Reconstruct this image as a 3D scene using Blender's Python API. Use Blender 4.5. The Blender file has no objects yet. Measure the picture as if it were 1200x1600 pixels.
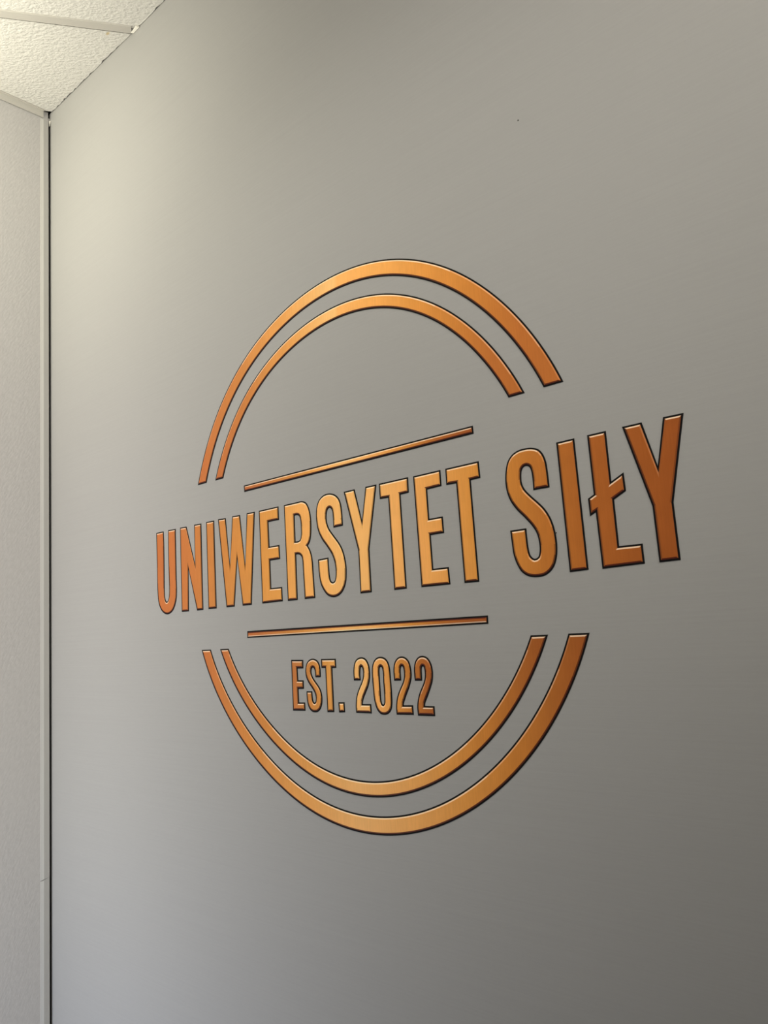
import bpy, bmesh, math, random
from mathutils import Vector, Matrix, noise
from mathutils.geometry import tessellate_polygon

C = bpy.context.scene.collection
SC = bpy.context.scene

# ---------------------------------------------------------------- camera
cam = bpy.data.objects.new('camera', bpy.data.cameras.new('camera'))
C.objects.link(cam)
cam.data.sensor_fit = 'HORIZONTAL'
cam.data.sensor_width = 36.0
cam.data.lens = 1240.0 / 1200.0 * 36.0
cam.data.clip_start = 0.02
right = Vector((0.73399867, 0.67635525, -0.06155919))
up = Vector((0.14136162, -0.06349282, 0.98791981))
fwd = Vector((-0.66427619, 0.73383393, 0.14221431))
cam.matrix_world = Matrix(((right.x, up.x, -fwd.x, 1.94467516),
                           (right.y, up.y, -fwd.y, -0.9),
                           (right.z, up.z, -fwd.z, 1.55),
                           (0, 0, 0, 1)))
SC.camera = cam

# ---------------------------------------------------------------- light, exposure
SC.view_settings.view_transform = 'Standard'
SC.view_settings.look = 'None'
SC.view_settings.gamma = 1.0
SC.view_settings.use_curve_mapping = False
SC.view_settings.exposure = 0.0

world = bpy.data.worlds.new('room_ambience')
SC.world = world
world.use_nodes = True
world.node_tree.nodes['Background'].inputs[0].default_value = (0.97, 0.98, 1.0, 1)
world.node_tree.nodes['Background'].inputs[1].default_value = 0.02


def area_light(name, loc, target, sx, sy, power, color):
    L = bpy.data.lights.new(name, 'AREA')
    L.shape = 'RECTANGLE'; L.size = sx; L.size_y = sy
    L.energy = power; L.color = color
    o = bpy.data.objects.new(name, L); C.objects.link(o)
    o.location = loc
    o.rotation_euler = (Vector(target) - Vector(loc)).to_track_quat('-Z', 'Y').to_euler()
    return o

def point_light(name, loc, power, color, radius=.12):
    L = bpy.data.lights.new(name, 'POINT')
    L.energy = power; L.color = color; L.shadow_soft_size = radius
    o = bpy.data.objects.new(name, L); C.objects.link(o); o.location = loc
    return o

def corner_fill(name, z0, z1, power, color, x=.14, y=-.68):     # a height band of the unseen fill light added beside the corner
    return area_light(name, (x, y, (z0 + z1) / 2), (x + .1, .15, (z0 + z1) / 2), .35, z1 - z0, power, color)
def spot_light(name, loc, target, angle, power, color):
    L = bpy.data.lights.new(name, 'SPOT')
    L.energy = power; L.color = color; L.shadow_soft_size = .08
    L.spot_size = math.radians(angle); L.spot_blend = 1.0
    o = bpy.data.objects.new(name, L); C.objects.link(o); o.location = loc
    o.rotation_euler = (Vector(target) - Vector(loc)).to_track_quat('-Z', 'Y').to_euler()
    return o
# LIGHTS
# unseen fill lights added beside the corner, cooler near the floor
corner_fill('corner_fill_low', .2, .9, 5.4, (.74, .82, 1.0), .22, -.85)
corner_fill('corner_fill_mid', .9, 1.6, 3.2, (1.0, 1.0, .93))
corner_fill('corner_fill_high', 1.6, 2.3, 2.9, (1.0, .95, .93))
corner_fill('corner_fill_top', 2.38, 2.96, 6.2, (1.0, .975, .79))
# unseen lamps added to shape the wall's brightness, two soft spots aimed at the logo
point_light('fill_point_corner', (.45, -.7, 2.75), 5.4, (1.0, .96, .80))
point_light('fill_point_by_wall', (2.5, -.3, 2.85), 26.0, (1.0, .93, .88))
point_light('fill_point_right', (3.1, -.3, 2.6), 43.0, (1.0, 1.0, .89))
spot_light('logo_fill_spot', (2.7, -1.1, 2.85), (1.38, 0, 1.93), 60, 56.0, (1.0, .97, .84))
spot_light('logo_fill_spot_narrow', (1.9, -1.6, 2.85), (1.1, 0, 1.85), 46, 38.0, (1.0, .97, .90))

# ---------------------------------------------------------------- helpers
def link(name, me, parent=None, mats=()):
    o = bpy.data.objects.new(name, me)
    C.objects.link(o)
    for m in mats: me.materials.append(m)
    if parent is not None: o.parent = parent
    return o

def bm_obj(name, bm, mats, parent=None, smooth=False):
    me = bpy.data.meshes.new(name)
    bmesh.ops.recalc_face_normals(bm, faces=bm.faces[:])
    bm.to_mesh(me); bm.free()
    if smooth:
        for p in me.polygons: p.use_smooth = True
    return link(name, me, parent, mats)

def box(bm, x0, x1, y0, y1, z0, z1):
    v = [bm.verts.new((x, y, z)) for x in (x0, x1) for y in (y0, y1) for z in (z0, z1)]
    for f in ((0, 1, 3, 2), (4, 6, 7, 5), (0, 4, 5, 1), (2, 3, 7, 6), (0, 2, 6, 4), (1, 5, 7, 3)):
        bm.faces.new([v[i] for i in f])

def prism(bm, ring0, ring1):
    a = [bm.verts.new(p) for p in ring0]; b = [bm.verts.new(p) for p in ring1]
    n = len(a)
    for i in range(n):
        bm.faces.new((a[i], a[(i + 1) % n], b[(i + 1) % n], b[i]))
    bm.faces.new(a[::-1]); bm.faces.new(b)

def structure(o, label=None):
    o['kind'] = 'structure'
    if label: o['label'] = label
    return o

class Mat:
    def __init__(s, name, color=(.5, .5, .5), rough=.6, spec=.3):
        s.m = bpy.data.materials.new(name); s.m.use_nodes = True
        s.t = s.m.node_tree; s.n = s.t.nodes; s.b = s.n['Principled BSDF']
        s.b.inputs['Base Color'].default_value = (*color, 1)
        s.b.inputs['Roughness'].default_value = rough
        s.b.inputs['Specular IOR Level'].default_value = spec
        s.tc = None
    def node(s, typ, **kw):
        n = s.n.new(typ)
        for k, v in kw.items(): setattr(n, k, v)
        return n
    def coord(s, kind='Object'):
        if s.tc is None: s.tc = s.node('ShaderNodeTexCoord')
        return s.tc.outputs[kind]
    def l(s, a, b): s.t.links.new(a, b)
    def noise(s, scale=(1, 1, 1), rot=(0, 0, 0), sc=5, detail=2, rough=.5):
        src = s.coord()
        if any(rot):                                    # turn first, then stretch
            r0 = s.node('ShaderNodeMapping'); r0.inputs['Rotation'].default_value = rot
            s.l(src, r0.inputs['Vector']); src = r0.outputs[0]
        mp = s.node('ShaderNodeMapping'); mp.inputs['Scale'].default_value = scale
        s.l(src, mp.inputs['Vector'])
        nz = s.node('ShaderNodeTexNoise'); nz.inputs['Scale'].default_value = sc
        nz.inputs['Detail'].default_value = detail; nz.inputs['Roughness'].default_value = rough
        s.l(mp.outputs[0], nz.inputs['Vector']); return nz.outputs['Fac']
    def ramp(s, fac, stops, interp='LINEAR'):
        r = s.node('ShaderNodeValToRGB'); r.color_ramp.interpolation = interp
        e = r.color_ramp.elements
        while len(e) < len(stops): e.new(.5)
        for k, (p, c) in zip(e, stops): k.position = p; k.color = (*c, 1) if len(c) == 3 else c
        s.l(fac, r.inputs[0]); return r.outputs[0]
    def mapr(s, fac, lo, hi, a=0., b=1.):
        r = s.node('ShaderNodeMapRange'); r.inputs[1].default_value = a; r.inputs[2].default_value = b
        r.inputs[3].default_value = lo; r.inputs[4].default_value = hi
        s.l(fac, r.inputs[0]); return r.outputs[0]
    def mul(s, col, *facs):
        for f in facs:
            mx = s.node('ShaderNodeMixRGB', blend_type='MULTIPLY'); mx.inputs[0].default_value = 1
            if isinstance(col, tuple): mx.inputs[1].default_value = (*col, 1)
            else: s.l(col, mx.inputs[1])
            s.l(f, mx.inputs[2]); col = mx.outputs[0]
        return col
    def color(s, c): s.l(c, s.b.inputs['Base Color'])
    def bump(s, h, strength, dist):
        b = s.node('ShaderNodeBump'); b.inputs['Strength'].default_value = strength; b.inputs['Distance'].default_value = dist
        s.l(h, b.inputs['Height']); s.l(b.outputs[0], s.b.inputs['Normal'])

# ---------------------------------------------------------------- materials
WALL = (0.335, 0.327, 0.317)
m = Mat('grey_print_wallcovering', WALL, .62, .25)
streak = m.noise((1.2, 1, 150), sc=2.2, detail=3)
fine = m.noise((40, 1, 600), sc=1.3, detail=2)
m.color(m.mul(WALL, m.mapr(streak, .979, 1.021, .25, .75), m.mapr(fine, .985, 1.015, .25, .75)))
m.bump(m.noise((300, 1, 900), sc=1.0, detail=2), .05, .0006)
M_WALL = m.m

LEFT = (.480, .464, .455)
m = Mat('grey_embossed_wallcovering', LEFT, .62, .25)
weave = m.noise((1, 70, 260), rot=(math.radians(-58), 0, 0), sc=1.0, detail=2)
m.color(m.mul(LEFT, m.mapr(weave, .94, 1.06, .25, .75)))
m.bump(weave, .35, .0012)
M_LEFT = m.m

m = Mat('textured_white_ceiling_board', (.70, .68, .635), .9, .1)
lumps = m.noise((95, 175, 95), rot=(0, 0, -.7), sc=1.0, detail=2.5, rough=.55)
m.bump(lumps, .7, .0045)
# a small tan water mark near the grid bar
mp = m.node('ShaderNodeMapping'); mp.inputs['Location'].default_value = (-0.386 * 110, 0.0405 * 220, 0)
mp.inputs['Scale'].default_value = (110, 220, 0)
m.l(m.coord(), mp.inputs['Vector'])
gr = m.node('ShaderNodeTexGradient', gradient_type='SPHERICAL'); m.l(mp.outputs[0], gr.inputs['Vector'])
m.color(m.ramp(gr.outputs['Fac'], [(0.0, (.70, .68, .635)), (.7, (.62, .50, .30))]))
M_TILE = m.m

M_TEE = Mat('white_painted_grid_steel', (.52, .495, .45), .45, .3).m
M_TRIM = Mat('white_painted_corner_strip', (.42, .41, .39), .45, .4).m
M_ANGLE = Mat('painted_wall_angle', (.50, .48, .44), .5, .35).m
M_TAB = Mat('bright_white_cut_edge', (.85, .82, .74), .5, .3).m
M_BLACK = Mat('black_gap_shade', (.006, .006, .007), .9, .05).m  # black colour stands in for shade inside the corner gap
M_VOID = Mat('plenum_shade', (.03, .028, .026), .95, .05).m  # near-black colour stands in for shade above the ceiling
M_SPECK = Mat('dark_speck', (.03, .028, .025), .8, .1).m
m = Mat('grey_floor_vinyl', (.24, .235, .225), .5, .3)
m.color(m.mul((.24, .235, .225), m.mapr(m.noise(sc=60, detail=3), .9, 1.1, .3, .7)))
M_FLOOR = m.m

INK_BLACK = Mat('black_outline_ink', (.006, .005, .005), .7, .08).m
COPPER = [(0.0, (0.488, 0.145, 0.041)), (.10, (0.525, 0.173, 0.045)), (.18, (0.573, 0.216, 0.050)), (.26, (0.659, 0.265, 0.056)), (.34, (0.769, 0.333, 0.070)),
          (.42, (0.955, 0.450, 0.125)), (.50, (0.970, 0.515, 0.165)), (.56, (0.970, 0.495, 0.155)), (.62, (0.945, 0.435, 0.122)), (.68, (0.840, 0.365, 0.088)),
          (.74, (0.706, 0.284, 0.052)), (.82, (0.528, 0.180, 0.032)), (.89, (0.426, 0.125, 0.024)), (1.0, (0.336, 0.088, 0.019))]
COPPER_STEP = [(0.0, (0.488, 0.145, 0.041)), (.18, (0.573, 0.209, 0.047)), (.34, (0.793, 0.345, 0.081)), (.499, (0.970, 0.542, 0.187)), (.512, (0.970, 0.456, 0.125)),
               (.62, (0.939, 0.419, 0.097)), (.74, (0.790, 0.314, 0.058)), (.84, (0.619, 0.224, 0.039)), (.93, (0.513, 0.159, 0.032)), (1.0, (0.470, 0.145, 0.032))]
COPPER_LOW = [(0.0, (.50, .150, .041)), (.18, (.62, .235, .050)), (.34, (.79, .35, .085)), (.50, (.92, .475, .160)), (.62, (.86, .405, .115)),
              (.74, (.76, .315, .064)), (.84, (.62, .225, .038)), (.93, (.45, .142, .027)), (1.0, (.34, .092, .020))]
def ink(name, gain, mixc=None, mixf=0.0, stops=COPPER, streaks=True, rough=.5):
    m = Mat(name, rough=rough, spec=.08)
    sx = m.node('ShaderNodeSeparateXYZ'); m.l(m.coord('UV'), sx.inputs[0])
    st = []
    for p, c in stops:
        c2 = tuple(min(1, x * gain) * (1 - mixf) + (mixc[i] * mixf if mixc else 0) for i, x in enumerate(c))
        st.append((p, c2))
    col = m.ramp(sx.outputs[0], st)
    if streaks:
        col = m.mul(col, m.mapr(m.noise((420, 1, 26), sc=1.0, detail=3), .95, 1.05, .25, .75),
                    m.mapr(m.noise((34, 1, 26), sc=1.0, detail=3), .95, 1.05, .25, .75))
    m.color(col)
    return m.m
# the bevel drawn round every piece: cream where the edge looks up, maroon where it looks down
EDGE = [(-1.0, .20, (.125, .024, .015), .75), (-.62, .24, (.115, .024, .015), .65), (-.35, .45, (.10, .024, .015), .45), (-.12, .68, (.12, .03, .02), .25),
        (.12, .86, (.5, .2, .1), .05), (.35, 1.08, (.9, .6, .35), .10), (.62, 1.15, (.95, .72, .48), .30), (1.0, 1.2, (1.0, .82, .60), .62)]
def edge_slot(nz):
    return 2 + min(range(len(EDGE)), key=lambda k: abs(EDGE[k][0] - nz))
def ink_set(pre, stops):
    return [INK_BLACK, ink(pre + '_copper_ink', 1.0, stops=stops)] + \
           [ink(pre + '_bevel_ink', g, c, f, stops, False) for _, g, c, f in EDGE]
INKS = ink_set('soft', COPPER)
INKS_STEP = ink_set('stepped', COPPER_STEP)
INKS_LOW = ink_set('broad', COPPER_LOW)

ARCS = [
    ('outer', 'upper', "1456.85,1848.2 1448.32,1868.62s 1438.9,1888.43s 1428.62,1907.8s 1417.49,1926.73s 1405.55,1945.16s 1392.81,1963.09s 1379.27,1980.48s 1364.94,1997.28s 1349.84,2013.45s 1333.95,2028.94s 1317.3,2043.68s 1299.89,2057.61s 1281.75,2070.65s 1262.9,2082.73s 1243.37,2093.79s 1223.23,2103.77s 1202.53,2112.6s 1181.34,2120.25s 1159.73,2126.68s 1137.78,2131.88s 1115.57,2135.84s 1093.17,2138.56s 1070.67,2140.06s 1048.13,2140.37s 1025.61,2139.51s 1003.18,2137.52s 980.9,2134.42s 958.8,2130.23s 936.95,2124.98s 915.38,2118.68s 894.16,2111.33s 873.34,2102.95s 852.97,2093.53s 833.12,2083.08s 813.86,2071.61s 795.24,2059.13s 777.34,2045.68s 760.22,2031.28s 743.94,2015.97s 728.54,1999.82s 714.06,1982.89s 700.53,1965.24s 687.95,1946.95s 676.33,1928.1s 665.66,1908.74s 655.92,1888.95s 647.08,1868.78s 639.14,1848.2 668.33,1848.2 676,1867.13s 684.46,1885.49s 693.75,1903.51s 703.89,1921.11s 714.88,1938.24s 726.74,1954.84s 739.46,1970.84s 753.02,1986.18s 767.42,2000.79s 782.6,2014.62s 798.52,2027.62s 815.14,2039.76s 832.38,2051.01s 850.21,2061.35s 868.54,2070.77s 887.34,2079.26s 906.53,2086.82s 926.07,2093.44s 945.92,2099.13s 966.02,2103.88s 986.34,2107.67s 1006.83,2110.48s 1027.44,2112.3s 1048.14,2113.09s 1068.86,2112.83s 1089.55,2111.5s 1110.14,2109.06s 1130.57,2105.51s 1150.77,2100.84s 1170.67,2095.04s 1190.2,2088.14s 1209.29,2080.16s 1227.88,2071.14s 1245.91,2061.13s 1263.34,2050.18s 1280.14,2038.36s 1296.28,2025.73s 1311.73,2012.36s 1326.5,1998.3s 1340.56,1983.61s 1353.93,1968.35s 1366.59,1952.56s 1378.55,1936.28s 1389.79,1919.54s 1400.31,1902.35s 1410.1,1884.76s 1419.13,1866.78s 1427.37,1848.2"),
    ('inner', 'upper', "1398.05,1847.74 1390.13,1864.5s 1381.53,1880.71s 1372.27,1896.58s 1362.37,1912.07s 1351.83,1927.17s 1340.67,1941.85s 1328.88,1956.1s 1316.48,1969.86s 1303.44,1983.1s 1289.79,1995.77s 1275.51,2007.82s 1260.63,2019.19s 1245.15,2029.82s 1229.11,2039.66s 1212.54,2048.64s 1195.47,2056.73s 1177.96,2063.87s 1160.07,2070.04s 1141.85,2075.21s 1123.36,2079.37s 1104.67,2082.53s 1085.84,2084.68s 1066.93,2085.84s 1047.99,2086.04s 1029.08,2085.3s 1010.24,2083.65s 991.52,2081.11s 972.94,2077.7s 954.56,2073.44s 936.4,2068.33s 918.5,2062.39s 900.91,2055.62s 883.67,2048.02s 866.83,2039.59s 850.44,2030.34s 834.55,2020.27s 819.21,2009.39s 804.48,1997.74s 790.41,1985.33s 777.03,1972.21s 764.38,1958.42s 752.49,1944.01s 741.37,1929.05s 731.02,1913.59s 721.45,1897.7s 712.63,1881.41s 704.56,1864.8s 697.21,1847.74 722.73,1847.74 729.81,1863.3s 737.54,1878.37s 745.95,1893.12s 755.04,1907.5s 764.82,1921.47s 775.3,1934.98s 786.47,1947.96s 798.31,1960.37s 810.8,1972.17s 823.91,1983.31s 837.59,1993.77s 851.8,2003.52s 866.5,2012.55s 881.63,2020.84s 897.15,2028.39s 913.02,2035.2s 929.2,2041.27s 945.64,2046.59s 962.32,2051.18s 979.19,2055.01s 996.23,2058.08s 1013.4,2060.38s 1030.67,2061.88s 1048.01,2062.56s 1065.37,2062.4s 1082.71,2061.37s 1099.99,2059.47s 1117.14,2056.66s 1134.11,2052.94s 1150.85,2048.31s 1167.31,2042.79s 1183.42,2036.38s 1199.14,2029.11s 1214.42,2021.03s 1229.23,2012.17s 1243.54,2002.59s 1257.31,1992.33s 1270.55,1981.45s 1283.22,1970s 1295.34,1958.03s 1306.91,1945.58s 1317.91,1932.7s 1328.36,1919.41s 1338.26,1905.76s 1347.6,1891.75s 1356.38,1877.4s 1364.58,1862.74s 1372.2,1847.74"),
    ('outer', 'lower', "636.04,1526.52 644.8,1506.17s 654.66,1486.48s 665.57,1467.37s 677.46,1448.87s 690.26,1431.02s 703.91,1413.83s 718.33,1397.32s 733.47,1381.48s 749.27,1366.32s 765.7,1351.85s 782.73,1338.07s 800.32,1325s 818.48,1312.67s 837.17,1301.1s 856.39,1290.35s 876.13,1280.47s 896.36,1271.51s 917.05,1263.55s 938.16,1256.63s 959.65,1250.83s 981.46,1246.2s 1003.53,1242.78s 1025.77,1240.61s 1048.13,1239.7s 1070.51,1240.07s 1092.83,1241.7s 1115.03,1244.59s 1137.03,1248.7s 1158.75,1254.01s 1180.14,1260.46s 1201.14,1268.02s 1221.7,1276.65s 1241.77,1286.29s 1261.32,1296.9s 1280.29,1308.45s 1298.66,1320.88s 1316.38,1334.17s 1333.43,1348.28s 1349.77,1363.17s 1365.36,1378.81s 1380.18,1395.17s 1394.18,1412.2s 1407.33,1429.88s 1419.6,1448.16s 1430.97,1467.01s 1441.39,1486.38s 1450.84,1506.23s 1459.3,1526.52 1429.81,1526.52 1421.58,1507.92s 1412.47,1489.91s 1402.49,1472.35s 1391.69,1455.28s 1380.08,1438.73s 1367.69,1422.74s 1354.56,1407.33s 1340.71,1392.55s 1326.17,1378.41s 1310.97,1364.95s 1295.14,1352.2s 1278.71,1340.19s 1261.72,1328.96s 1244.18,1318.53s 1226.14,1308.94s 1207.63,1300.23s 1188.68,1292.45s 1169.35,1285.62s 1149.66,1279.8s 1129.68,1275.02s 1109.45,1271.33s 1089.05,1268.74s 1068.53,1267.29s 1047.97,1266.98s 1027.44,1267.83s 1007,1269.83s 986.72,1272.96s 966.68,1277.18s 946.93,1282.46s 927.51,1288.75s 908.48,1295.99s 889.86,1304.13s 871.69,1313.1s 853.97,1322.86s 836.73,1333.35s 819.97,1344.53s 803.7,1356.36s 787.93,1368.83s 772.69,1381.91s 757.99,1395.6s 743.87,1409.9s 730.37,1424.81s 717.54,1440.32s 705.44,1456.43s 694.12,1473.12s 683.66,1490.39s 674.12,1508.2s 665.55,1526.52"),
    ('inner', 'lower', "695.36,1526.48 703.73,1509.91s 712.95,1493.99s 722.94,1478.57s 733.66,1463.67s 745.05,1449.3s 757.06,1435.46s 769.63,1422.16s 782.72,1409.39s 796.31,1397.15s 810.37,1385.45s 824.87,1374.28s 839.82,1363.68s 855.19,1353.66s 870.99,1344.25s 887.21,1335.49s 903.84,1327.43s 920.86,1320.12s 938.25,1313.61s 955.98,1307.96s 974.01,1303.21s 992.29,1299.41s 1010.78,1296.6s 1029.42,1294.8s 1048.15,1294.02s 1066.9,1294.28s 1085.61,1295.57s 1104.22,1297.88s 1122.67,1301.19s 1140.92,1305.46s 1158.9,1310.66s 1176.57,1316.77s 1193.9,1323.74s 1210.85,1331.53s 1227.38,1340.12s 1243.47,1349.45s 1259.09,1359.51s 1274.2,1370.26s 1288.8,1381.67s 1302.84,1393.72s 1316.31,1406.38s 1329.18,1419.62s 1341.42,1433.42s 1353.01,1447.75s 1363.93,1462.59s 1374.14,1477.9s 1383.63,1493.66s 1392.37,1509.83s 1400.35,1526.48 1374.42,1526.48 1366.7,1511.5s 1358.31,1496.92s 1349.26,1482.73s 1339.58,1468.94s 1329.28,1455.59s 1318.4,1442.69s 1306.94,1430.28s 1294.94,1418.38s 1282.41,1407s 1269.38,1396.17s 1255.87,1385.92s 1241.89,1376.25s 1227.48,1367.22s 1212.65,1358.83s 1197.43,1351.12s 1181.84,1344.12s 1165.91,1337.86s 1149.68,1332.38s 1133.18,1327.71s 1116.45,1323.88s 1099.53,1320.93s 1082.48,1318.87s 1065.33,1317.72s 1048.16,1317.51s 1031,1318.22s 1013.93,1319.86s 996.99,1322.42s 980.23,1325.85s 963.7,1330.15s 947.44,1335.25s 931.48,1341.13s 915.86,1347.73s 900.58,1355.01s 885.67,1362.91s 871.12,1371.4s 856.96,1380.44s 843.17,1389.99s 829.78,1400.04s 816.77,1410.56s 804.17,1421.56s 791.99,1433.03s 780.26,1444.96s 769.01,1457.36s 758.28,1470.25s 748.12,1483.6s 738.57,1497.43s 729.69,1511.71s 721.54,1526.48"),
]
BARS = [
    ('upper', "784.96,1823.21 1309.3,1822.23 1309.62,1810.46 785.78,1811.04"),
    ('lower', "779.52,1556.51 1309.07,1555.95 1308.92,1544.6 778.78,1544.28"),
]
WORDS = [
    ('U', "484.7,1772.07 512.37,1772.12 513.21,1748.26s 512.56,1698.63s 511.69,1649.42s 512.48,1635.88s 515.3,1628.6s 518.54,1626.43s 522.59,1628.11s 526.4,1634.91s 528.49,1648.15s 528.1,1697.14s 528.81,1746.45s 529.43,1772.21 557.19,1771.64 556.63,1718.76s 556.03,1670.22s 555.9,1642.48s 553.08,1627.04s 544.87,1611.93s 534.75,1604.09s 519.26,1600.97s 503.9,1605.85s 494.15,1615s 487.85,1627.71s 485.21,1647.69s 484.98,1701.27s 484.82,1738.96s", []),
    ('N', "573.08,1772 595.85,1771.24 622.04,1691.9 622.36,1771.38 646.44,1770.81 645.07,1602.6 624.43,1602.66 598.85,1686.4 596.39,1602.54 571.93,1603.01", []),
    ('I', "662.93,1771.33 689.13,1770.95 688.54,1602.86 662.25,1603.07", []),
    ('W', "701.74,1771.45 726.1,1770.57 734.51,1678.13 746.47,1771.03 769.9,1770.29 780.3,1673.74 790.44,1770.62 813.9,1770.23 794.96,1602.89 768.71,1602.81 757.4,1691.61 744.34,1602.81 719.63,1602.91", []),
    ('E', "825.8,1770.05 880.69,1770.15 880.54,1746.07 851.42,1746.11 851.35,1702.1 878.52,1701.93 879.02,1677.17 851.93,1677.01 851.54,1628.64 881.08,1628.18 881.19,1603.51 825.3,1603.13", []),
    ('R', "895.35,1770.07 933.98,1770.23 942.75,1770.08s 952.88,1765.83s 959.11,1756.48s 963.12,1740.77s 963.23,1723.37s 960.98,1706.32s 957.45,1697.51s 952.28,1692.22 955.86,1687.32s 960.27,1677.64s 962.64,1663.65s 963.18,1643.09s 963.79,1623.75s 964.48,1603.36 938.42,1603.45 937.93,1628.1s 937.49,1651.15s 937.17,1666.2s 935.67,1674.46s 931.95,1678.57s 926.83,1680.28s 921.56,1680.37 920.21,1602.97 894.94,1603.16", ["922.14,1747.66 929.75,1747.54s 934.32,1744.78s 936.87,1736.19s 937.44,1724.39s 936.54,1711.63s 933.8,1704.95s 930.17,1703.04s 921.35,1702.9"]),
    ('S', "1038.7,1715.09 1016.53,1714.53 1016.79,1728.99s 1015.78,1741.92s 1013.14,1746.74s 1009.58,1748.43s 1005.6,1746.9s 1002.66,1741.46s 1001.22,1733.46s 1002.2,1723.97s 1006.49,1714.08s 1016.39,1701.83s 1026.97,1689.64s 1034.25,1678.53s 1038.89,1665.53s 1041.42,1650.59s 1041.16,1637.11s 1038.85,1623.83s 1034.09,1614.11s 1027.09,1606.77s 1017.02,1602.43s 1006.32,1601.82s 994.99,1605.47s 986.4,1613.78s 979.63,1625.26s 976.59,1641.75s 975.82,1666.3 1000.8,1667.22 1001.17,1649.9s 1001.88,1637.2s 1004.2,1628.41s 1008.66,1626.1s 1013.27,1628.22s 1016.07,1637.08s 1016.45,1648.45s 1014.78,1658.9s 1009.9,1670.88s 998.51,1685.99s 987.63,1698.92s 980.09,1712.76s 976.84,1727.35s 976.33,1741.65s 978.82,1754.37s 984.77,1764.77s 994.66,1770.95s 1005.01,1772.86s 1015.03,1771.85s 1024.74,1767.97s 1032.45,1760.94s 1036.64,1751.62s 1038.49,1737.51s 1038.72,1723.69s", []),
    ('Y', "1044.74,1769.69 1069.52,1770.06 1082.18,1716.72 1093.96,1769.9 1117.78,1769.74 1094.54,1670.6 1094.16,1603.33 1069.71,1603.22 1070.31,1670.41", []),
    ('T', "1122.98,1769.92 1183.42,1769.99 1182.82,1746.28 1166.11,1745.87 1166.37,1603.35 1141.37,1603.26 1140.9,1745 1123.33,1745.63", []),
    ('E', "1193.44,1769.4 1245.72,1769.78 1245.77,1746.07 1218.54,1745.19 1218.73,1701.62 1243.91,1701.67 1244.33,1677.48 1219.26,1677.3 1219.62,1628.04 1248.08,1628 1248.94,1603.03 1195.08,1603.27", []),
    ('T', "1254.96,1769.82 1314.4,1770.09 1315.1,1746.03 1298.35,1745.55 1299.38,1602.74 1274.05,1602.84 1272.58,1745.43 1254.76,1745.96", []),
    ('S', "1422.36,1714.98 1397.89,1715.12 1398.17,1728.42s 1397.37,1740.43s 1395.27,1746.52s 1391.15,1749.06s 1386.56,1748.59s 1383,1744.8s 1381.27,1737.31s 1381.26,1727.73s 1384.29,1719.46s 1392.81,1709.2s 1403.8,1698.09s 1412.12,1688.69s 1418.81,1677.32s 1423.27,1664.08s 1425.29,1650.12s 1425.52,1636.45s 1423.59,1624.18s 1419.73,1614.38s 1413.41,1607.05s 1404.43,1602.18s 1395.08,1600.94s 1385.81,1601.52s 1377.29,1604s 1369.03,1609.97s 1363.14,1619.9s 1358.93,1633.29s 1357.53,1650.04s 1356.66,1666.58 1381.91,1666.55 1382.18,1651.85s 1382.9,1638.91s 1385.3,1629.34s 1390.91,1625.05s 1396.45,1627.01s 1399.25,1634.79s 1399.51,1646.31s 1397,1658.21s 1391.32,1668.26s 1381.65,1680.14s 1369.21,1693.77s 1360.71,1707.03s 1356.43,1720.99s 1355.64,1734.48s 1357.37,1747.58s 1361.77,1760.19s 1368.95,1767.97s 1378.53,1772.18s 1389.76,1773.21s 1401.95,1771.74s 1411,1767.79s 1416.93,1760.47s 1420.52,1750.36s 1421.79,1737.23s 1422.15,1724.33s", []),
    ('I', "1438.05,1771.34 1464.21,1771.64 1466.26,1603.67 1440.16,1603.02", []),
    ('Ł', "1482.43,1771.77 1508.01,1771.87 1508.35,1708.19 1525.33,1716.55 1525.97,1693.55 1509.47,1685.37 1509.74,1628.29 1539.58,1627.97 1539.73,1604.12 1485.12,1603.05 1483.76,1673.36 1475.55,1669.65 1475.04,1691.84 1483.47,1695.99", []),
    ('Y', "1529.59,1772.29 1554.64,1772.36 1568.49,1716.35 1581.31,1772.71 1605.75,1772.28 1582.14,1670.96 1582.81,1604.11 1557.61,1603.75 1556.68,1670.04", []),
]
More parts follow.
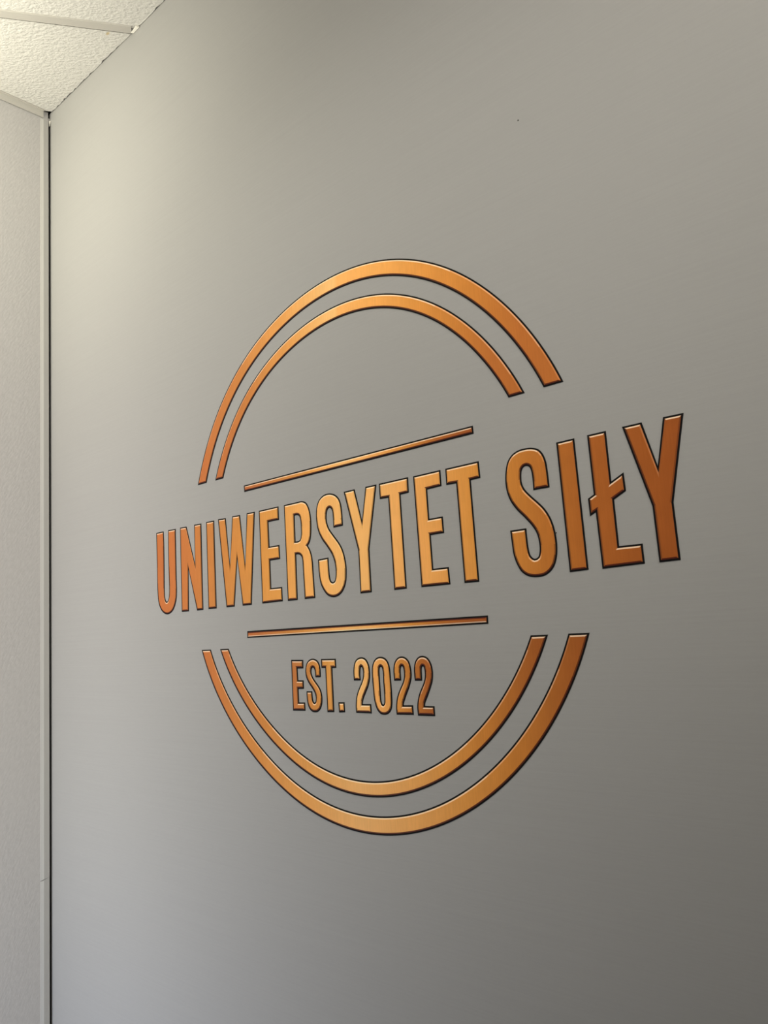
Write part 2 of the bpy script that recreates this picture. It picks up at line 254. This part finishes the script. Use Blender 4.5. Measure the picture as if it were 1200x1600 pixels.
DATE = [
    ('E', "896.53,1503.11 927.12,1502.58 926.44,1488.6 911.66,1488.49 912.25,1469.21 925.85,1469.01 925.77,1455.11 911.94,1454.69 911.92,1432.67 926.99,1432.94 927.02,1419.29 895.69,1418.85", []),
    ('S', "968.1,1473.87 955.52,1473.72 955.09,1481.17s 954.25,1485.72s 952.71,1488.66s 950.32,1489.53s 947.78,1488.38s 946.32,1484.49s 946.63,1479.27s 949.2,1474.06s 955.05,1467.25s 962.26,1459.85s 967.03,1452.82s 969.34,1445.17s 969.44,1437.51s 967.68,1429.19s 963.85,1422.74s 957.29,1418.43s 950.46,1417.49s 943.71,1418.41s 938.1,1422.14s 934.12,1428.53s 932.24,1436.93s 932.08,1451.24 945.89,1451.36 946.41,1442.31s 947.41,1435.88s 949.18,1433.33s 950.81,1433.04s 952.85,1434.36s 953.93,1438.55s 953.82,1443.7s 951.76,1448.83s 946.42,1455.9s 939.11,1463.66s 934.62,1470.18s 932.1,1476.73s 931.46,1484.61s 933.22,1492.47s 936.63,1498.34s 941.87,1502.19s 948.92,1504.16s 955.75,1503.58s 962.34,1500.54s 966.31,1495.3s 968.24,1488.82s 968.44,1481.08s", []),
    ('T', "971.04,1503.31 1005.71,1503.12 1005.81,1488.55 996.68,1488.39 996.07,1419.1 980.16,1418.57 980.2,1488.69 971.13,1488.79", []),
    ('.', "1006.75,1434.66 1020.62,1434.9 1020.77,1419.42 1007.27,1418.76", []),
    ('2', "1059.28,1468.82 1044.49,1468.71 1044.25,1476.86s 1044.76,1485.53s 1046.73,1493.56s 1050.3,1499.4s 1055.88,1503.01s 1062.13,1504.31s 1068.18,1503.7s 1073.18,1501.16s 1077.08,1496.2s 1079.54,1489.46s 1080.17,1481.55s 1079.83,1474.27s 1078.13,1467s 1074.44,1458.5s 1069.02,1449.98s 1064.07,1442.03s 1061.46,1436.52s 1060.9,1432.87 1078.76,1433.09 1079.14,1419.12 1045.67,1419.14 1045.35,1428.3s 1046.01,1434.42s 1047.48,1441.79s 1050.26,1449.18s 1055.33,1457.79s 1060.77,1465.76s 1064.41,1473.1s 1065.61,1480.43s 1065.14,1485.34s 1063.9,1488.42s 1062.25,1489.54s 1060.63,1487.84s 1059.64,1484.16s 1059.04,1476.79s", []),
    ('0', "1105.27,1504.19s 1098.95,1503.72s 1092.81,1500.8s 1088.13,1495.42s 1085.41,1488.18s 1084.59,1480.31s 1084.44,1471.23s 1084.72,1459.16s 1085.22,1447.73s 1086.37,1438.14s 1088.63,1429.81s 1092.28,1423.33s 1097.75,1419.02s 1104.26,1417.72s 1110.89,1418.49s 1116.86,1421.59s 1120.97,1426.97s 1122.84,1434.63s 1123.28,1441.68s 1123.48,1451.69s 1123.26,1463.48s 1122.95,1474.13s 1122.58,1484.21s 1121.19,1491.95s 1118.39,1497.66s 1113.01,1502.24s", ["1103.6,1489.18s 1101.37,1487.4s 1100.43,1483.21s 1100.22,1476.6s 1100.31,1464.62s 1100.44,1453.27s 1100.43,1443.13s 1101.1,1437.2s 1102.68,1433.37s 1104.55,1432.93s 1106.36,1434.92s 1107.17,1439.67s 1107.42,1445.6s 1107.4,1455.11s 1107.3,1465.82s 1107.54,1476.57s 1107.15,1483.75s 1105.84,1487.96s"]),
    ('2', "1143.56,1468.6 1129.6,1468.29 1129.29,1476.78s 1129.61,1485.61s 1131.78,1493.79s 1135.51,1499.09s 1140.97,1502.78s 1147.04,1503.91s 1152.89,1502.98s 1158.49,1499.63s 1162.23,1494.59s 1164.13,1487.74s 1164.89,1480.31s 1164.32,1472.91s 1162.23,1466.12s 1158.15,1457.47s 1152.74,1448.17s 1148.27,1440.08s 1146.04,1435.72s 1145.53,1432.74 1163.62,1432.98 1164.06,1419.26 1130.5,1418.64 1130.05,1427.33s 1130.86,1434.82s 1132.73,1441.7s 1135.94,1449.23s 1141.38,1457.99s 1146.73,1466.11s 1149.66,1473.57s 1150.2,1479.79s 1149.68,1485.41s 1148.28,1488.86s 1146.47,1489.51s 1144.61,1487.65s 1143.7,1482.96s 1143.62,1476.09s", []),
    ('2', "1184.16,1468.28 1170.52,1468.28 1169.94,1476.58s 1170.07,1484.59s 1171.84,1492.59s 1175.43,1498.71s 1180.7,1502.62s 1186.94,1504.03s 1193.32,1502.98s 1198.66,1499.82s 1202.56,1494.29s 1204.76,1487.89s 1205.53,1480.63s 1205.03,1473.4s 1203.19,1466.17s 1199.25,1457.72s 1194,1448.03s 1189.29,1440.12s 1187.14,1435.86s 1186.6,1432.53 1204.09,1432.59 1204.15,1418.59 1172.17,1418.46 1171.63,1427.06s 1172.19,1434.37s 1174.07,1441.71s 1177.22,1449.66s 1182.45,1458.23s 1187.2,1466.15s 1189.65,1472.84s 1190.36,1478.92s 1190.04,1484.4s 1188.92,1488.08s 1187.04,1488.83s 1185.25,1486.9s 1184.57,1482.01s 1184.38,1475.29s", []),
]
# ---------------------------------------------------------------- the room
H = 2.979                                   # ceiling height at the corner
RX, RY = 3.4, -4.2                          # how far the room is built
def ceil_z(x): return H - 0.028 * min(max(x, 0), .5)

bm = bmesh.new(); box(bm, -.06, RX, 0.0, .12, 0, 2.9815)
wall = structure(bm_obj('wall_back', bm, [M_WALL]), 'grey printed wall carrying the round copper logo')
bm = bmesh.new(); box(bm, -.12, 0, RY, -.0060, 0, 2.9815)
wall_left = structure(bm_obj('wall_left', bm, [M_LEFT]), 'narrow strip of grey embossed side wall left of the corner')
bm = bmesh.new(); box(bm, -.06, RX, 0.0, .12, 2.9815, 3.3); bm_obj('plenum_shade_block', bm, [M_VOID], wall)  # dark block above the ceiling line, its colour stands in for shade
bm = bmesh.new(); box(bm, -.12, 0, RY, -.0060, 2.9815, 3.3); bm_obj('plenum_shade_block', bm, [M_VOID], wall_left)  # same painted shade above the left wall
bm = bmesh.new(); box(bm, -.12, RX, RY, .12, -.1, 0)
structure(bm_obj('floor', bm, [M_FLOOR]))
# black strip as painted shade in the gap between corner strip and printed wall
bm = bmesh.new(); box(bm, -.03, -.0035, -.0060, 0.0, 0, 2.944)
g = bm_obj('gap_shade_strip', bm, [M_BLACK], wall); g['label'] = 'thin black strip standing in for the shade in the corner gap'

# dark speck and scuff on the printed wall
def blob(name, x, z, pts, t, mat, label):
    bm = bmesh.new()
    prism(bm, [(x + a, 0.0002, z + b) for a, b in pts], [(x + a * .8, -t, z + b * .8) for a, b in pts])
    o = bm_obj(name, bm, [mat], wall); o['label'] = label
blob('speck', 1.42623, 2.23252, [(-.0009, -.0009), (.0009, -.0009), (.0006, .0004), (.0001, .0016), (-.0005, .0004)], .0006, M_SPECK, 'tiny dark speck high on the wall')
blob('scuff', 1.42600, 1.6550, [(-.0006, -.0008), (.0006, -.0005), (.0005, .0008), (-.0004, .0007)], .0006, M_SPECK, 'tiny dark nick beside the large S')

# corner strip: chamfered white profile in two lengths that meet at a joint
strip = bpy.data.objects.new('trim_1', None); C.objects.link(strip)
structure(strip, 'white corner strip running down beside the black gap')
PROF = [(0, -.0268), (.0012, -.0268), (.0042, -.0200), (.0042, -.0074), (.0034, -.0062), (-.0005, -.0062)]
def strip_piece(z0, z1, tilt0, tilt1, dx):
    bm = bmesh.new()
    lo = [(x + dx, y, z0 + tilt0 * (y + .0165)) for x, y in PROF]; hi = [(x + dx, y, z1 + tilt1 * (y + .0165)) for x, y in PROF]
    prism(bm, lo, hi)
    return bm_obj('strip_length', bm, [M_TRIM], strip)
ZJ = 1.0132
strip_piece(ZJ + .0005, 2.953, .22, -.10, 0)
strip_piece(.0, ZJ - .0006, 0, .32, -.0004)
bm = bmesh.new(); box(bm, -.006, -.0012, -.0062, -.0002, 2.944, 2.966); bm_obj('gap_plug', bm, [M_TRIM], strip)
# bright scrap of the torn cover at the head of the gap
bm = bmesh.new()
prism(bm, [(.004, -.0048, 2.9545), (.0046, -.0008, 2.9580), (.0040, -.0030, 2.9400)], [(.0028, -.0048, 2.9545), (.0034, -.0008, 2.9580), (.0028, -.0030, 2.9400)])
bm_obj('torn_tip', bm, [M_TAB], strip)

# wall angle under the ceiling along the left wall
ang = bpy.data.objects.new('trim_2', None); C.objects.link(ang); structure(ang, 'painted metal wall angle under the ceiling tile')
bm = bmesh.new(); box(bm, .0018, .0046, RY, -.0205, H - .0200, H - .0022)
bm_obj('face_flange', bm, [M_ANGLE], ang)
bm = bmesh.new(); box(bm, .0, .0105, RY, -.0205, H - .0022, H - .0008)
bm_obj('shelf_flange', bm, [M_TEE], ang)

# suspended ceiling: bars at an angle to the walls, boards cut to the walls
ceiling = bpy.data.objects.new('ceiling', None); C.objects.link(ceiling)
structure(ceiling, 'suspended ceiling of rough white boards on a white metal grid')
bm = bmesh.new(); box(bm, -.12, RX, RY, .12, 3.3, 3.4); bm_obj('roof_slab', bm, [M_VOID], ceiling)
P0 = Vector((.4418, -.0022)); U = Vector((.562, .827)).normalized(); V = Vector((U.y, -U.x))   # along the bar, across it
TW = .0225
def clip(poly, inside, cut):
    out = []
    for i, p in enumerate(poly):
        q = poly[(i + 1) % len(poly)]
        if inside(p): out.append(p)
        if inside(p) != inside(q): out.append(cut(p, q))
    return out
def clip_room(poly, x0, x1, y0, y1):
    for ax, val, sgn in ((0, x0, 1), (0, x1, -1), (1, y0, 1), (1, y1, -1)):
        ins = lambda p: (p[ax] - val) * sgn >= 0
        def cut(p, q):
            t = (val - p[ax]) / (q[ax] - p[ax]); return p.lerp(q, t)
        poly = clip(poly, ins, cut)
        if len(poly) < 3: return []
    return poly
def cell(a0, a1, b0, b1):        # a along U, b along V
    return [P0 + U * a + V * b for a, b in ((a0, b0), (a1, b0), (a1, b1), (a0, b1))]
random.seed(4)
A0 = .20                        # where the cross bars fall
for j in range(-6, 8):
    for i in range(-9, 6):
        poly = clip_room(cell(A0 + i * .6 + .002, A0 + i * .6 + .598, j * .6 + .002, j * .6 + .5829), .0015, RX, RY, -.0012)
        if not poly: continue
        # a missing crumb where the board meets the corner
        cut = []
        for k, p in enumerate(poly):
            if p.x < .003 and p.y > -.003:
                for nb in (poly[k - 1], poly[(k + 1) % len(poly)]):
                    d = (nb - p).normalized()
                    cut += [p + d * .014] if abs(d.x) > abs(d.y) else [p + d * .021]
            else: cut.append(p)
        poly = cut
        # fray the edge that was cut by hand along the printed wall
        pts = []
        for k, p in enumerate(poly):
            q = poly[(k + 1) % len(poly)]
            if p.y > -.002 and q.y > -.002 and (q - p).length > .05:
                n = int((q - p).length / .008)
                for s in range(n):
                    w = p.lerp(q, s / n)
                    r = noise.noise((w.x * 42, 3.1, 0)) + .8 * noise.noise((w.x * 120, 9.1, 0))
                    pts.append(Vector((w.x, -.0012 - max(0, .0050 * (r + .10)))))
            else:
                pts.append(p)
        bm = bmesh.new()
        lo = [(p.x, p.y, ceil_z(p.x)) for p in pts]; hi = [(p.x, p.y, ceil_z(p.x) + .015) for p in pts]
        a = [bm.verts.new(p) for p in lo]; b = [bm.verts.new(p) for p in hi]
        for k in range(len(a)): bm.faces.new((a[k], a[(k + 1) % len(a)], b[(k + 1) % len(a)], b[k]))
        for tri in tessellate_polygon([[Vector((p.x, p.y, 0)) for p in pts]]):
            bm.faces.new([a[t] for t in tri]); bm.faces.new([b[t] for t in tri][::-1])
        bm_obj('ceiling_tile', bm, [M_TILE], ceiling)
def bar(name, p, q, w, drop):
    d = (q - p).normalized(); nrm = Vector((d.y, -d.x)) * (w / 2)
    prof = [(-1, -drop + .0008), (-.95, -drop), (.93, -drop), (1, -drop + .0016), (1, .001), (.4, .002), (-.4, .002), (-1, -drop + .0018)]
    bm = bmesh.new()
    n = max(1, int((q - p).length / .25)); rings = []
    for s in range(n + 1):
        c = p.lerp(q, s / n)
        rings.append([bm.verts.new((c.x + nrm.x * a, c.y + nrm.y * a, ceil_z(c.x) + z)) for a, z in prof])
    for r0, r1 in zip(rings, rings[1:]):
        for k in range(8): bm.faces.new((r0[k], r0[(k + 1) % 8], r1[(k + 1) % 8], r1[k]))
    bm.faces.new(rings[0]); bm.faces.new(rings[-1][::-1])
    return bm_obj(name, bm, [M_TEE], ceiling)
def clip_line(p, q):
    t0, t1 = 0., 1.; d = q - p
    for o, dd, lo, hi in ((p.x, d.x, .012, RX), (p.y, d.y, RY, -.009)):
        ta, tb = (lo - o) / dd, (hi - o) / dd
        if ta > tb: ta, tb = tb, ta
        t0 = max(t0, ta); t1 = min(t1, tb)
    return (p.lerp(q, t0), p.lerp(q, t1)) if t1 - t0 > 1e-3 else None
for j in range(-6, 9):
    seg = clip_line(P0 + U * -6 + V * (j * .6), P0 + U * 6 + V * (j * .6))
    if seg: bar('grid_bar', *seg, TW, .0030)
for i in range(-9, 7):
    for j in range(-6, 8):
        seg = clip_line(P0 + U * (A0 + i * .6) + V * (j * .6 + .012), P0 + U * (A0 + i * .6) + V * (j * .6 + .588))
        if seg: bar('cross_bar', *seg, TW, .0028)
# bright cut end of the grid bar where it meets the wall
bm = bmesh.new()
za = ceil_z(.44) - .0034
prism(bm, [(.4290, -.0060, za), (.4560, -.0085, za), (.4590, -.0012, za - .001), (.4330, -.0012, za - .001)],
      [(.4290, -.0060, za + .001), (.4560, -.0085, za + .001), (.4590, -.0012, za + .002), (.4330, -.0012, za + .002)])
o = bm_obj('bar_cut_end', bm, [M_TAB], ceiling); o['label'] = 'bright cut end of the grid bar at the wall'

# ---------------------------------------------------------------- the logo
def parse(s):
    out = []
    for t in s.split():
        f = t.endswith('s'); a, b = t.rstrip('s').split(','); out.append((float(a) / 1000, float(b) / 1000, f))
    return out

def spline(pts, step=.0022):
    """closed outline: corners stay sharp, runs of smooth points become Catmull-Rom curves"""
    n = len(pts); out = []
    P = [Vector((a, b)) for a, b, _ in pts]; S = [f for *_, f in pts]
    for i in range(n):
        p, q = P[i], P[(i + 1) % n]; sp, sq = S[i], S[(i + 1) % n]
        if not sp and not sq:
            out.append(p); continue
        d = (q - p).length
        a = P[i - 1] if sp else p - (P[(i + 2) % n] - p) * .0 - (q - p)
        b = P[(i + 2) % n] if sq else q + (q - p)
        ta = max((p - a).length, 1e-6) ** .5; tb = d ** .5; tc = max((b - q).length, 1e-6) ** .5
        m0 = ((p - a) / ta - (q - a) / (ta + tb) + (q - p) / tb) * tb
        m1 = ((q - p) / tb - (b - p) / (tb + tc) + (b - q) / tc) * tb
        if not sp: m0 = (q - p) * 1.5 - m1 * .5
        if not sq: m1 = (q - p) * 1.5 - m0 * .5
        k = max(2, int(d / step))
        for s in range(k):
            t = s / k; t2 = t * t; t3 = t2 * t
            out.append(p * (2 * t3 - 3 * t2 + 1) + m0 * (t3 - 2 * t2 + t) + q * (3 * t2 - 2 * t3) + m1 * (t3 - t2))
    return out

def area(L): return sum(L[k].x * L[(k + 1) % len(L)].y - L[(k + 1) % len(L)].x * L[k].y for k in range(len(L))) / 2

def inset(L, dist):
    """L runs counter-clockwise round the ink (holes clockwise): move every edge inwards"""
    n = len(L); out = []; N = []
    for i in range(n):
        d = (L[(i + 1) % n] - L[i]).normalized(); N.append(Vector((-d.y, d.x)))
    for i in range(n):
        n0, n1 = N[i - 1], N[i]
        bis = n0 + n1
        if bis.length < 1e-4: bis = n0.copy()
        bis.normalize(); c = max(bis.dot(n0), .3)
        out.append(L[i] + bis * (dist / c))
    for i in range(n):                                  # points that the mitre of an outer corner swallows
        n0, n1 = N[i - 1], N[i]
        if n0.x * n1.y - n0.y * n1.x < .3: continue
        for k in range(1, 15):
            j = (i + k) % n
            if (out[j] - L[i]).dot(n0) < dist * .999: out[j] = out[i].copy()
            else: break
        for k in range(1, 15):
            j = (i - k) % n
            if (out[j] - L[i]).dot(n1) < dist * .999: out[j] = out[i].copy()
            else: break
    return out

W_OUT, W_BAND = .0024, .0018
def printed(name, outer, holes, u0, u1, parent, inks=INKS, flip=False, wo=W_OUT, wb=W_BAND, smooth_step=.0022):
    loops = []
    for k, s in enumerate([outer] + list(holes)):
        L = spline(parse(s), smooth_step); a = area(L)
        if (k == 0) != (a > 0): L.reverse()
        loops.append(L)
    org = sum(loops[0], Vector((0, 0))) / len(loops[0])
    bm = bmesh.new(); uv = bm.loops.layers.uv.new('UVMap')
    def V3(p, h): return bm.verts.new((p.x - org.x, -h, p.y - org.y))
    def face(vs, mat):
        f = bm.faces.new(vs); f.material_index = mat
        for l in f.loops: l[uv].uv = ((l.vert.co.x + org.x - u0) / (u1 - u0), l.vert.co.z + org.y)
        return f
    inner_all, verts_all = [], []
    for L in loops:
        L1, L2 = inset(L, wo), inset(L, wo + wb); n = len(L)
        v0 = [V3(p, 0.0) for p in L]; v1 = [V3(p, .0004) for p in L]; v2 = [V3(p, .0006) for p in L1]; v3 = [V3(p, .0009) for p in L2]
        for i in range(n):
            j = (i + 1) % n
            e = (L[j] - L[i])
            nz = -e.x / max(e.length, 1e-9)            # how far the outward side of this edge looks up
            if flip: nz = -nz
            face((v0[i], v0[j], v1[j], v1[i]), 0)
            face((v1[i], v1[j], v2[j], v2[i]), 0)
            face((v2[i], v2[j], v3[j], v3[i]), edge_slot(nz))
        inner_all.append([Vector((p.x, p.y, 0)) for p in L2]); verts_all += v3
    for tri in tessellate_polygon(inner_all):
        try: face([verts_all[t] for t in tri], 1)
        except ValueError: pass
    me = bpy.data.meshes.new(name); bmesh.ops.recalc_face_normals(bm, faces=bm.faces[:])
    bm.to_mesh(me); bm.free()
    o = link(name, me, parent, inks)
    o.location = (org.x - LOGO.x, 0, org.y - LOGO.y)
    return o

LOGO = Vector((1.0483, 1.6904))
logo = bpy.data.objects.new('wall_logo', None); C.objects.link(logo)
logo.location = (LOGO.x, 0, LOGO.y)
logo['label'] = 'round copper and black logo lettered UNIWERSYTET SIŁY on the grey wall'
logo['category'] = 'logo'

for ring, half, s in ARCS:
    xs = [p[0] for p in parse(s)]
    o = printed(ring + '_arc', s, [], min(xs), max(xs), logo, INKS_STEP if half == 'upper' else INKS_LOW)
    o['label'] = half + ' half of the ' + ring + ' copper ring'
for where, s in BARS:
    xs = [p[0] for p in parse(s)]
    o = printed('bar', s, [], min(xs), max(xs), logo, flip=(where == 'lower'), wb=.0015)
    o['label'] = 'thin copper bar ' + ('above' if where == 'upper' else 'below') + ' the large words'
def lettering(name, label, rows, noun):
    root = bpy.data.objects.new(name, None); C.objects.link(root); root.parent = logo
    root['label'] = label
    allx = [p[0] for _, o, _ in rows for p in parse(o)]
    lo, hi = min(allx), max(allx)
    if noun == 'small': lo, hi = lo - .12 * (hi - lo), hi + .10 * (hi - lo)
    for k, (ch, o, holes) in enumerate(rows):
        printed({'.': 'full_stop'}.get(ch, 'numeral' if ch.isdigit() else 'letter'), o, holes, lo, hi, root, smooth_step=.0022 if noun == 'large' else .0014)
    return root
lettering('slogan', 'large copper words UNIWERSYTET SIŁY', WORDS, 'large')
lettering('founding_line', 'small copper line EST. 2022', DATE, 'small')
